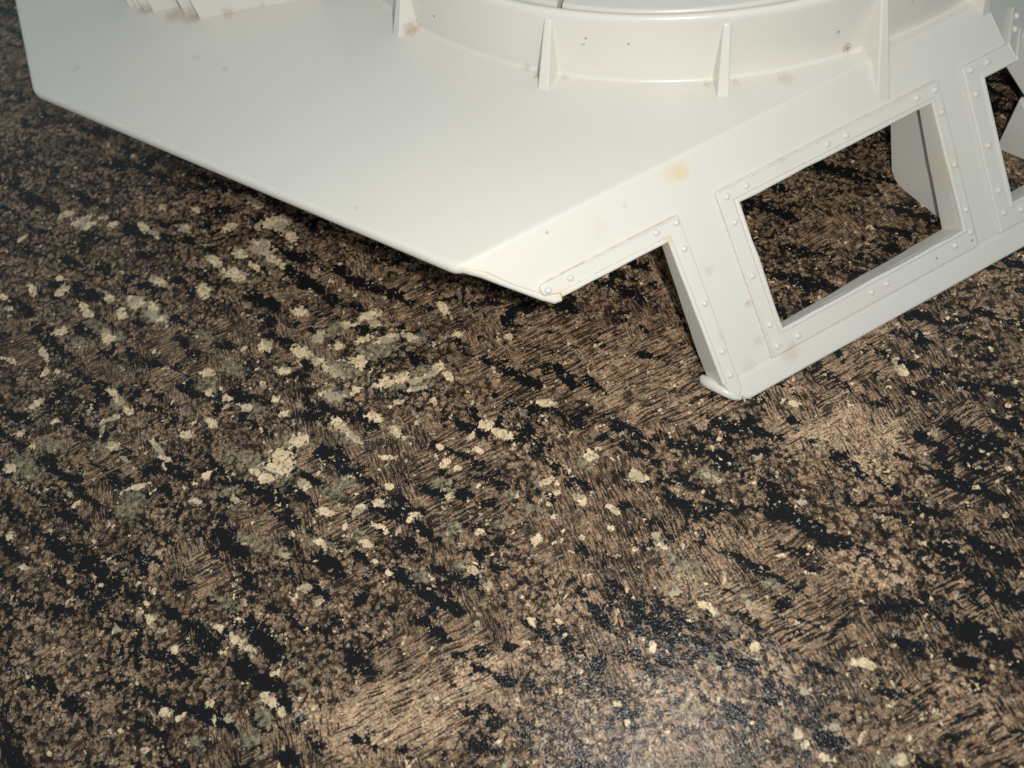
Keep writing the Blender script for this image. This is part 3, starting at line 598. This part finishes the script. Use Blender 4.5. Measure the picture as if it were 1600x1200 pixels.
def slab_mesh(loops, w0, w1, bevel, mtx, res=3, taper=None):
    """solid slab of 2D outlines (first outer, further ones holes) between heights w0 and w1, edges rounded"""
    cu = bpy.data.curves.new('tmp', 'CURVE')
    cu.dimensions = '2D'
    cu.fill_mode = 'BOTH'
    half = (w1 - w0) / 2
    bevel = min(bevel, half * 0.98)
    cu.extrude = half - bevel
    cu.bevel_depth = bevel
    cu.bevel_resolution = res
    cu.offset = -bevel
    for lp in loops:
        s = cu.splines.new('POLY')
        s.points.add(len(lp) - 1)
        for p, (x, y) in zip(s.points, lp):
            p.co = (x, y, 0, 1)
        s.use_cyclic_u = True
    ob = bpy.data.objects.new('tmp', cu)
    COL.objects.link(ob)
    bpy.context.view_layer.update()
    me = bpy.data.meshes.new_from_object(ob.evaluated_get(bpy.context.evaluated_depsgraph_get()))
    bpy.data.objects.remove(ob)
    bpy.data.curves.remove(cu)
    bm = bmesh.new()
    bm.from_mesh(me)
    bmesh.ops.remove_doubles(bm, verts=bm.verts, dist=0.002)
    bmesh.ops.dissolve_degenerate(bm, edges=bm.edges, dist=0.001)
    bmesh.ops.recalc_face_normals(bm, faces=bm.faces)
    bm.to_mesh(me)
    bm.free()
    me.materials.clear()
    for v in me.vertices:
        v.co.z += (w0 + w1) / 2
        if taper and v.co.z < -1:
            v.co.z = -1 + (v.co.z + 1) * taper(v.co.x, v.co.y)
    to_world_mm(me, mtx)
    return me


def join_meshes(meshes):
    bm = bmesh.new()
    for me in meshes:
        bm.from_mesh(me)
    out = bpy.data.meshes.new('joined')
    bm.to_mesh(out)
    bm.free()
    for me in meshes:
        bpy.data.meshes.remove(me)
    return out


def rounded(pts, radii, seg=6):
    """polygon with rounded corners; radii per corner"""
    out = []
    n = len(pts)
    for i in range(n):
        p = Vector(pts[i]); a = Vector(pts[i - 1]); b = Vector(pts[(i + 1) % n])
        r = radii[i] if isinstance(radii, (list, tuple)) else radii
        if r <= 0:
            out.append(tuple(p))
            continue
        u = (a - p).normalized(); v = (b - p).normalized()
        ang = u.angle(v)
        t = min(r / math.tan(ang / 2), (a - p).length * 0.45, (b - p).length * 0.45)
        r = t * math.tan(ang / 2)
        c = p + (u + v).normalized() * (r / math.sin(ang / 2))
        s = p + u * t - c
        e = p + v * t - c
        tot = s.angle(e)
        sgn = 1 if s.cross(e) > 0 else -1
        for k in range(seg + 1):
            th = sgn * tot * k / seg
            out.append((c.x + s.x * math.cos(th) - s.y * math.sin(th), c.y + s.x * math.sin(th) + s.y * math.cos(th)))
    return out


def rect(u0, v0, u1, v1):
    return [(u0, v0), (u1, v0), (u1, v1), (u0, v1)]


# --- deck: a flat rounded-edge plate; its rim arc runs tangent into the sloping walls
RIM = 1.9
push = 0.58 * RIM
Bx = B.xy
A2 = A.xy + Od.xy * push
B2v = Bx + Od.xy * push + Hd.xy * (push * math.tan(R(20.4)))
O2 = Vector((H2.y, -H2.x))
C2v = Bx + O2 * push + H2.xy * 152
deck_pts = [(-136.6, 282.5), (-124.3, 226.6), tuple(A2 + Vector((-1.2, -0.2))), tuple(B2v), tuple(C2v), (236, 405), (160, 462), (0, 462), (-92, 408)]
deck_loop = rounded(deck_pts, [14, 9, 5.0, 0.6, 1, 4, 10, 10, 10])
finish(slab_mesh([deck_loop], HP - 2 * RIM - 0.1, HP, RIM, FLAT, res=5), 'deck', ROOT)

# --- near wall: sloped panel with a doorway and two window openings
T = 2.4
v0 = 0.42 * RIM
near = [(0.3, v0), (162.0, v0), (166.6, 18.2), (155.6, 18.2), (155.6, 55.3), (176.3, 55.3), (177.6, 62.0), (56.6, 62.0),
        (52.3, 60.6), (52.3, 18.6), (20.4, 18.7), (18.4, 18.3), (10.0, 10.2), (5.5, 4.8)]
hole = rect(74.6, 17.9, 137.4, 55.4)
near_wall = finish(slab_mesh([near, hole], -T, 0.0, 0.25, W1), 'near_wall', ROOT)


def crease_strip():
    """the moulded radius where the deck turns down into the near wall"""
    r = RIM + 0.03
    c = Vector((-0.42 * RIM, -RIM))                            # arc centre: (outwards, up) from the sharp crease
    prof = [(-0.42 * RIM - 1.2, 0.03)]
    for i in range(11):
        th = SL * i / 10
        prof.append((c.x + r * math.sin(th), c.y + r * math.cos(th)))
    prof.append((prof[-1][0] + 1.3 * math.cos(SL), prof[-1][1] - 1.3 * math.sin(SL)))
    bm = bmesh.new()
    rows = []
    n = 40
    for i in range(n + 1):
        u = 1.4 + (162.3 - 1.4) * i / n
        rows.append([bm.verts.new((A + Hd * u + Od * x + Vector((0, 0, z))) * MM) for x, z in prof])
    for p, q in zip(rows, rows[1:]):
        for j in range(len(prof) - 1):
            bm.faces.new((p[j], q[j], q[j + 1], p[j + 1]))
    bmesh.ops.recalc_face_normals(bm, faces=bm.faces)
    for f in bm.faces:
        if f.normal.z < 0:
            f.normal_flip()
    me = bpy.data.meshes.new('crease')
    bm.to_mesh(me)
    bm.free()
    return finish(me, 'crease', ROOT, sharp=60, weighted=False)


crease_strip()


def sill_taper(u, v):
    if u > 130:
        return 0.42 + 0.50 * min(1.0, max(0.0, (v - 18) / 37))
    return 0.28 + 0.62 * min(1.0, max(0.0, (u - 74) / 63)) if v > 50 else 0.3


def window_tunnel(loop_outer, loop_inner, mtx, depth=7.6):
    return slab_mesh([loop_outer, loop_inner], -depth, 1.6, 0.6, mtx, res=3, taper=sill_taper)


def grow_rect(u0, v0, u1, v1, g):
    return rect(u0 - g, v0 - g, u1 + g, v1 + g)


def ragged(loop, amp, step, seed):
    """moulding flash: subdivide an outline and let it wander a little"""
    rng = np.random.RandomState(seed)
    out = []
    n = len(loop)
    for i in range(n):
        p = Vector(loop[i]); q = Vector(loop[(i + 1) % n])
        k = max(1, int((q - p).length / step))
        nrm = Vector((-(q - p).y, (q - p).x)).normalized()
        for j in range(k):
            t = j / k
            off = 0 if j == 0 else rng.normal() * amp
            out.append(tuple(p.lerp(q, t) + nrm * off))
    return out


# window frames: a flat riveted flange round the opening and a lip that runs inwards
def frame_part(name_label, flange_loops, tunnel, mtx, rivets, parent=ROOT):
    ms = [slab_mesh(flange_loops, -0.3, 1.05, 0.55, mtx, res=3)]
    if tunnel:
        ms.append(window_tunnel(tunnel[0], tunnel[1], mtx))
    o = finish(join_meshes(ms), 'window_frame', parent, name_label)
    for (u, v) in rivets:
        add_rivet(mtx @ Vector((u, v, 1.0)), mtx, o)
    return o


def rivet_mesh():
    bm = bmesh.new()
    segs, rings, r, hgt = 14, 4, 1.0, 0.85
    prev = None
    for j in range(rings + 1):
        th = (math.pi / 2) * j / rings
        rr = r * math.cos(th); z = hgt * math.sin(th)
        if j == rings:
            ring = [bm.verts.new((0, 0, z))]
        else:
            ring = [bm.verts.new((rr * math.cos(2 * math.pi * i / segs), rr * math.sin(2 * math.pi * i / segs), z)) for i in range(segs)]
        if prev:
            for i in range(segs):
                if len(ring) == 1:
                    bm.faces.new((prev[i], prev[(i + 1) % segs], ring[0]))
                else:
                    bm.faces.new((prev[i], prev[(i + 1) % segs], ring[(i + 1) % segs], ring[i]))
        prev = ring
    for v in bm.verts:
        v.co *= MM
    me = bpy.data.meshes.new('rivet')
    bm.to_mesh(me)
    bm.free()
    for p in me.polygons:
        p.use_smooth = True
    me.materials.append(PLASTIC)
    return me


RIVET = rivet_mesh()


def add_rivet(pos, mtx, parent):
    o = bpy.data.objects.new('rivet', RIVET)
    COL.objects.link(o)
    o.parent = parent
    rot = Matrix.Identity(4)
    n = Vector((mtx[0][2], mtx[1][2], mtx[2][2])).normalized()
    rot = n.to_track_quat('Z', 'Y').to_matrix().to_4x4()
    o.matrix_local = Matrix.Translation(pos * MM) @ rot


# centre window
fr = [(69.1, 12.6), (141.6, 12.6), (141.6, 62.4), (69.1, 62.4)]
inner = rect(74.6, 17.9, 137.4, 55.4)
frame_part('complete riveted frame round the middle window', [rounded(fr, 0.4), grow_rect(74.6, 17.9, 137.4, 55.4, 1.3)],
           (grow_rect(74.6, 17.9, 137.4, 55.4, 1.4), ragged(inner, 0.10, 5.0, 3)), W1,
           [(71.6, 15.0), (77.8, 14.7), (103.7, 14.7), (109.9, 14.9), (133.5, 14.6), (139.6, 14.9), (139.9, 21.3), (139.9, 36.6),
            (140.0, 50.3), (139.7, 57.2), (133.7, 58.6), (109.3, 58.9), (103.9, 58.9), (78.2, 59.8), (71.3, 59.6), (71.3, 52.8), (71.2, 37.7), (71.4, 22.1)])
# doorway on the left: flange across the top and down the leg
door = rounded([(15.6, 13.4), (57.4, 13.4), (57.4, 67.4), (53.6, 67.2), (52.6, 62.0), (52.4, 17.6), (20.6, 17.9), (15.9, 16.4)],
               [1.2, 0.4, 2.0, 1.4, 0.6, 0.3, 0.8, 1.2])
lip = ragged([(20.2, 17.2), (53.4, 17.2), (53.6, 62.2), (52.2, 62.2), (52.0, 18.7), (20.4, 18.8)], 0.05, 4.0, 8)
df = finish(join_meshes([slab_mesh([door], -0.3, 1.05, 0.55, W1, res=3), slab_mesh([lip], -7.6, 1.5, 0.55, W1, taper=lambda u, v: 0.32 + 0.68 * min(1.0, max(0.0, (v - 17) / 34)) if u > 48 else 0.3)]),
            'window_frame', ROOT, 'open riveted frame along the top and right side of the doorway cut-out')
for (u, v) in [(17.6, 15.6), (24.2, 15.3), (49.9, 15.0), (56.0, 15.0), (55.6, 22.2), (55.6, 38.3), (55.5, 53.1), (55.3, 60.4)]:
    add_rivet(W1 @ Vector((u, v, 1.0)), W1, df)
# corner window, half on each wall
cr1 = [(149.7, 12.7), (165.4, 12.7), (166.8, 18.2), (155.6, 18.2), (155.6, 55.3), (176.3, 55.3), (178.0, 62.2), (149.7, 62.2)]
lip1 = [(154.4, 17.0), (166.5, 17.0), (166.9, 18.3), (155.7, 18.3), (155.7, 55.2), (176.3, 55.2), (176.6, 56.5), (154.4, 56.5)]
c1 = finish(join_meshes([slab_mesh([cr1], -0.3, 1.05, 0.55, W1, res=3), slab_mesh([lip1], -6.5, 1.5, 0.55, W1)]),
            'window_frame', ROOT, 'riveted frame that wraps round the right-hand corner')
for (u, v) in [(151.9, 14.5), (157.6, 14.6), (151.9, 21.3), (152.0, 36.3), (152.1, 49.9), (152.0, 56.9), (158.0, 58.6)]:
    add_rivet(W1 @ Vector((u, v, 1.0)), W1, c1)

# --- side wall round the corner, with the other half of the corner window
side = [(0.2, v0), (150, v0), (132, 69.5), (11, 69.5), (11, 62), (-15.5, 62), (-14.1, 55.3), (6.6, 55.3), (6.6, 18.2), (-4.5, 18.2)]
finish(slab_mesh([side], -T, 0.0, 0.25, W2), 'side_wall', ROOT)
cr2 = [(12.5, 12.7), (-3.2, 12.7), (-4.6, 18.2), (6.6, 18.2), (6.6, 55.3), (-14.1, 55.3), (-15.8, 62.2), (12.5, 62.2)]
lip2 = [(7.8, 17.0), (-4.3, 17.0), (-4.7, 18.3), (6.5, 18.3), (6.5, 55.2), (-14.1, 55.2), (-14.4, 56.5), (7.8, 56.5)]
c2 = finish(join_meshes([slab_mesh([cr2], -0.3, 1.05, 0.55, W2, res=3), slab_mesh([lip2], -6.5, 1.5, 0.55, W2)]),
            'window_frame', ROOT, 'far half of the corner frame, on the shaded side wall')
for (u, v) in [(10.3, 14.5), (4.6, 14.6), (10.3, 21.3), (10.2, 36.3), (10.1, 49.9), (10.2, 56.9), (4.2, 58.6)]:
    add_rivet(W2 @ Vector((u, v, 1.0)), W2, c2)


# --- base rail along the foot of each wall: flat bottom on the counter
def rail(mtx, u0, u1, name, left_slant=0.0, right_slant=0.0):
    def vz(z, w):                                              # v at which height z is reached for given w
        return (HP + math.cos(SL) * w - z) / math.sin(SL)
    prof = [(61.6, -1.2), (62.9, 0.25), (63.5, 0.75), (69.2, 1.0), (vz(0.9, 0.9), 0.9), (vz(0.15, 0.35), 0.35), (vz(0.0, -0.5), -0.5),
            (vz(0.0, -7.5), -7.5), (vz(1.6, -8.0), -8.0), (vz(3.0, -6.5), -6.5), (61.0, -2.0)]
    bm = bmesh.new()
    ends = [(0.0, 0.62), (0.35, 0.76), (0.9, 0.87), (1.8, 0.96), (3.0, 1.0)]
    length = u1 - u0
    n = max(2, int((length - 3) / 6))
    ts = [(e / length, k) for e, k in ends] + [((3.0 + (length - 3.0) * (i + 1) / n) / length, 1.0) for i in range(n)]
    n = len(ts) - 1
    rows = []
    for t, kk in ts:
        row = []
        for (v, w) in prof:
            v, w = 61.4 + (v - 61.4) * kk, (w * kk if w > -1 else w)
            a = u0 + left_slant * w
            b = u1 + right_slant * (v - 62)
            row.append(bm.verts.new(mtx @ Vector((a + (b - a) * t, v, w)) * MM))
        rows.append(row)
    m_ = len(prof)
    for i in range(n):
        for j in range(m_):
            bm.faces.new((rows[i][j], rows[i][(j + 1) % m_], rows[i + 1][(j + 1) % m_], rows[i + 1][j]))
    bm.faces.new(rows[0][::-1])
    bm.faces.new(rows[-1])
    bmesh.ops.recalc_face_normals(bm, faces=bm.faces)
    me = bpy.data.meshes.new(name)
    bm.to_mesh(me)
    bm.free()
    o = finish(me, name, ROOT, sharp=40, weighted=False)
    bv = o.modifiers.new('bevel', 'BEVEL')
    bv.width = 0.0011
    bv.segments = 3
    bv.limit_method = 'ANGLE'
    bv.angle_limit = R(50)
    wm = o.modifiers.new('weighted', 'WEIGHTED_NORMAL')
    wm.keep_sharp = True
    return o


rail(W1, 55.8, 178.0, 'base_rail', left_slant=0.42, right_slant=0.25)
rail(W2, -16.0, 132.0, 'base_rail', right_slant=-0.1)

# --- curled tab at the foot of the doorway jamb
def tube(points, radii, name):
    bm = bmesh.new()
    seg = 10
    prev = None
    pts = [Vector(p) for p in points]
    for i, p in enumerate(pts):
        d = (pts[min(i + 1, len(pts) - 1)] - pts[max(i - 1, 0)]).normalized()
        q = d.to_track_quat('Z', 'Y')
        ring = [bm.verts.new((p + q @ Vector((radii[i] * math.cos(2 * math.pi * k / seg), radii[i] * math.sin(2 * math.pi * k / seg), 0))) * MM) for k in range(seg)]
        if prev:
            for k in range(seg):
                bm.faces.new((prev[k], prev[(k + 1) % seg], ring[(k + 1) % seg], ring[k]))
        else:
            bm.faces.new(ring[::-1])
        prev = ring
    bm.faces.new(prev)
    bmesh.ops.recalc_face_normals(bm, faces=bm.faces)
    me = bpy.data.meshes.new(name)
    bm.to_mesh(me)
    bm.free()
    return finish(me, name, ROOT, sharp=60, weighted=False)


tube([W1 @ Vector(p) for p in [(51.2, 61.0, -8.2), (51.0, 61.8, -6.8), (51.5, 62.6, -4.5), (52.3, 63.8, -2.2), (53.4, 65.4, -0.4), (54.6, 67.0, 0.4), (56.0, 68.3, 0.5)]],
     [0.9, 1.6, 1.75, 1.6, 1.5, 1.3, 0.8], 'foot_lip')
tube([W1 @ Vector(p) for p in [(0.6, 0.9, -1.8), (2.4, 2.6, -1.6), (4.5, 4.6, -1.4), (8.0, 8.6, -1.5), (12.5, 13.2, -1.4), (16.0, 16.8, -1.1), (18.6, 18.9, -0.7), (20.3, 19.4, -0.4)]],
     [1.5, 1.4, 1.2, 1.0, 1.0, 1.0, 1.15, 0.7], 'corner_lip')

# --- inner braces seen through the windows
def brace(p0, direction, poly, thick, label):
    d = Vector((direction[0], direction[1], 0)).normalized()
    mtx = Matrix.Identity(4)
    n = d.cross(Vector((0, 0, 1)))
    for i in range(3):
        mtx[i][0], mtx[i][1], mtx[i][2], mtx[i][3] = d[i], (0, 0, 1)[i], n[i], p0[i]
    return finish(slab_mesh([poly], -thick, 0.0, 0.3, mtx), 'inner_brace', ROOT, label)


brace((141.7, 135.5, 0), (-0.34, 0.94), [(-7, 0), (10.5, 0), (12.8, 0.3), (15.2, 1.4), (17.4, 3.6), (23, 16), (36, 46.5), (33.5, 46.5)], 2.0,
      'inner brace with a curved foot behind the middle window')
brace((170.5, 152.3, 0), (0.607, -0.795), [(0, 0), (18, 0), (-0.9, 19.2), (-1.3, 18.9)], 2.0, 'inner brace behind the corner window')

# --- ring with ribs
RB, RT_, ZT = 122.2, 121.6, 69.3
def ring_wall():
    prof_out = [(RB + 1.3, HP - 0.15), (RB + 0.75, HP + 0.05), (RB + 0.3, HP + 0.42), (RB + 0.02, HP + 1.2), (RT_ + 0.15, ZT - 2.2),
                (RT_ + 0.10, ZT - 1.5), (RT_ - 0.05, ZT - 0.8), (RT_ - 0.5, ZT - 0.2), (RT_ - 1.1, ZT), (RT_ - 1.7, ZT - 0.15),
                (RT_ - 2.1, ZT - 0.6), (RT_ - 2.2, ZT - 1.3), (RT_ - 2.6, HP - 0.1)]
    n = 256
    bm = bmesh.new()
    rows = []
    for i in range(n):
        th = 2 * math.pi * i / n
        c, s = math.cos(th), math.sin(th)
        row = []
        x = RC.x + RB * c; y = RC.y + RB * s
        over = (Vector((x, y)) - B.xy).dot(O2)                # how far the ring hangs past the side wall's crease
        for j, (r, z) in enumerate(prof_out):
            if j <= 2 and over > -2:
                z = HP - 1.2 - max(0.0, over) * 1.02
                r = RB + 0.1
            if j == len(prof_out) - 1 and over > -2:
                z = HP - 1.2 - max(0.0, over) * 1.02
            row.append(bm.verts.new(Vector((RC.x + r * c, RC.y + r * s, z)) * MM))
        rows.append(row)
    for i in range(n):
        a, b = rows[i], rows[(i + 1) % n]
        for j in range(len(prof_out) - 1):
            bm.faces.new((a[j], b[j], b[j + 1], a[j + 1]))
    bmesh.ops.remove_doubles(bm, verts=bm.verts, dist=1e-6)
    bmesh.ops.recalc_face_normals(bm, faces=bm.faces)
    me = bpy.data.meshes.new('ring_wall')
    bm.to_mesh(me)
    bm.free()
    return finish(me, 'ring_wall', ROOT, sharp=50, weighted=True)


RING = ring_wall()


def rib(deg, long=False, foot=7.3):
    th = R(deg)
    rad = Vector((math.cos(th), math.sin(th), 0)); tan = Vector((-rad.y, rad.x, 0))
    ztop = ZT - 2.4
    zb = HP - 0.5
    slope = foot / (ztop - HP)
    if long:
        zb = HP - 12.0
    def r_out(z):
        return RT_ + 0.55 + slope * (ztop - z)
    bm = bmesh.new()
    rows = []
    for z, in_r in ((ztop, RT_ - 0.8), ((ztop + HP) / 2, RB - 0.9), (HP + 0.0, RB - 1.0), (zb, RB - 1.0)):
        f = (ztop - z) / (ztop - HP)
        hi = 1.25 + 0.75 * f                                   # half thickness at the wall
        ho = 0.95 + 0.65 * f                                   # half thickness at the outer edge
        r = r_out(z)
        rows.append([bm.verts.new((RC + rad * in_r + tan * hi + Vector((0, 0, z))) * MM), bm.verts.new((RC + rad * r + tan * ho + Vector((0, 0, z))) * MM),
                     bm.verts.new((RC + rad * r - tan * ho + Vector((0, 0, z))) * MM), bm.verts.new((RC + rad * in_r - tan * hi + Vector((0, 0, z))) * MM)])
    for a, b in zip(rows, rows[1:]):
        for j in range(4):
            bm.faces.new((a[j], a[(j + 1) % 4], b[(j + 1) % 4], b[j]))
    bm.faces.new(rows[0])
    bm.faces.new(rows[-1][::-1])
    bmesh.ops.recalc_face_normals(bm, faces=bm.faces)
    me = bpy.data.meshes.new('rib')
    bm.to_mesh(me)
    bm.free()
    o = finish(me, 'rib', RING, sharp=40, weighted=False)
    bv = o.modifiers.new('bevel', 'BEVEL')
    bv.width = 0.00045
    bv.segments = 3
    bv.limit_method = 'ANGLE'
    bv.angle_limit = R(40)
    wm = o.modifiers.new('weighted', 'WEIGHTED_NORMAL')
    wm.keep_sharp = True
    return o


for deg in (-147.6, -124.0, -102.2, -170, 171, 150, 129, 108, 87, 66, 45, 24):
    rib(deg)
rib(-83.2, long=True, foot=8.6)
rib(-67.0, long=True, foot=5.6)

# --- raised turntable seat inside the ring
def disc_inside():
    prof = [(112.2, HP - 0.2), (112.0, 62.8), (111.7, 63.7), (111.0, 64.2), (98.0, 64.2), (97.2, 63.8), (96.8, 63.0), (96.6, HP - 0.2)]
    n = 240
    bm = bmesh.new()
    rows = []
    a0, a1 = R(-123.9), R(235.3)
    for i in range(n + 1):
        th = a0 + (a1 - a0) * i / n
        rows.append([bm.verts.new(Vector((RC.x + r * math.cos(th), RC.y + r * math.sin(th), z)) * MM) for r, z in prof])
    for a, b in zip(rows, rows[1:]):
        for j in range(len(prof) - 1):
            bm.faces.new((a[j], b[j], b[j + 1], a[j + 1]))
    bm.faces.new(rows[0])
    bm.faces.new(rows[-1][::-1])
    bmesh.ops.recalc_face_normals(bm, faces=bm.faces)
    me = bpy.data.meshes.new('inner_ring')
    bm.to_mesh(me)
    bm.free()
    return finish(me, 'inner_ring', ROOT, sharp=50)


disc_inside()

# --- stepped block at the back left of the deck
def block(x0, x1, y0, y1, hgt, rot=-0.04):
    c, s = math.cos(rot), math.sin(rot)
    lp = [(x0, y0), (x1, y0), (x1, y1), (x0, y1)]
    lp = [(x0 + (x - x0) * c - (y - y0) * s, y0 + (x - x0) * s + (y - y0) * c) for x, y in lp]
    return slab_mesh([lp], HP - 0.3, HP + hgt, 0.45, FLAT, res=2)


steps = [(-69.3, -47.6, 241.3, 290, 30), (-47.9, -30.0, 239.4, 290, 30), (-74.0, -66, 244.6, 290, 29), (-85.0, -73.0, 251.4, 290, 28),
         (-88.4, -84.0, 253.5, 290, 27), (-90.7, -87.5, 255.6, 290, 26), (-93.4, -90.0, 257.6, 290, 25)]
BLOCK = None
for i, s_ in enumerate(steps):
    me = block(*s_)
    if BLOCK is None:
        BLOCK = finish(me, 'stepped_block', ROOT)
    else:
        o = finish(me, 'step', BLOCK)
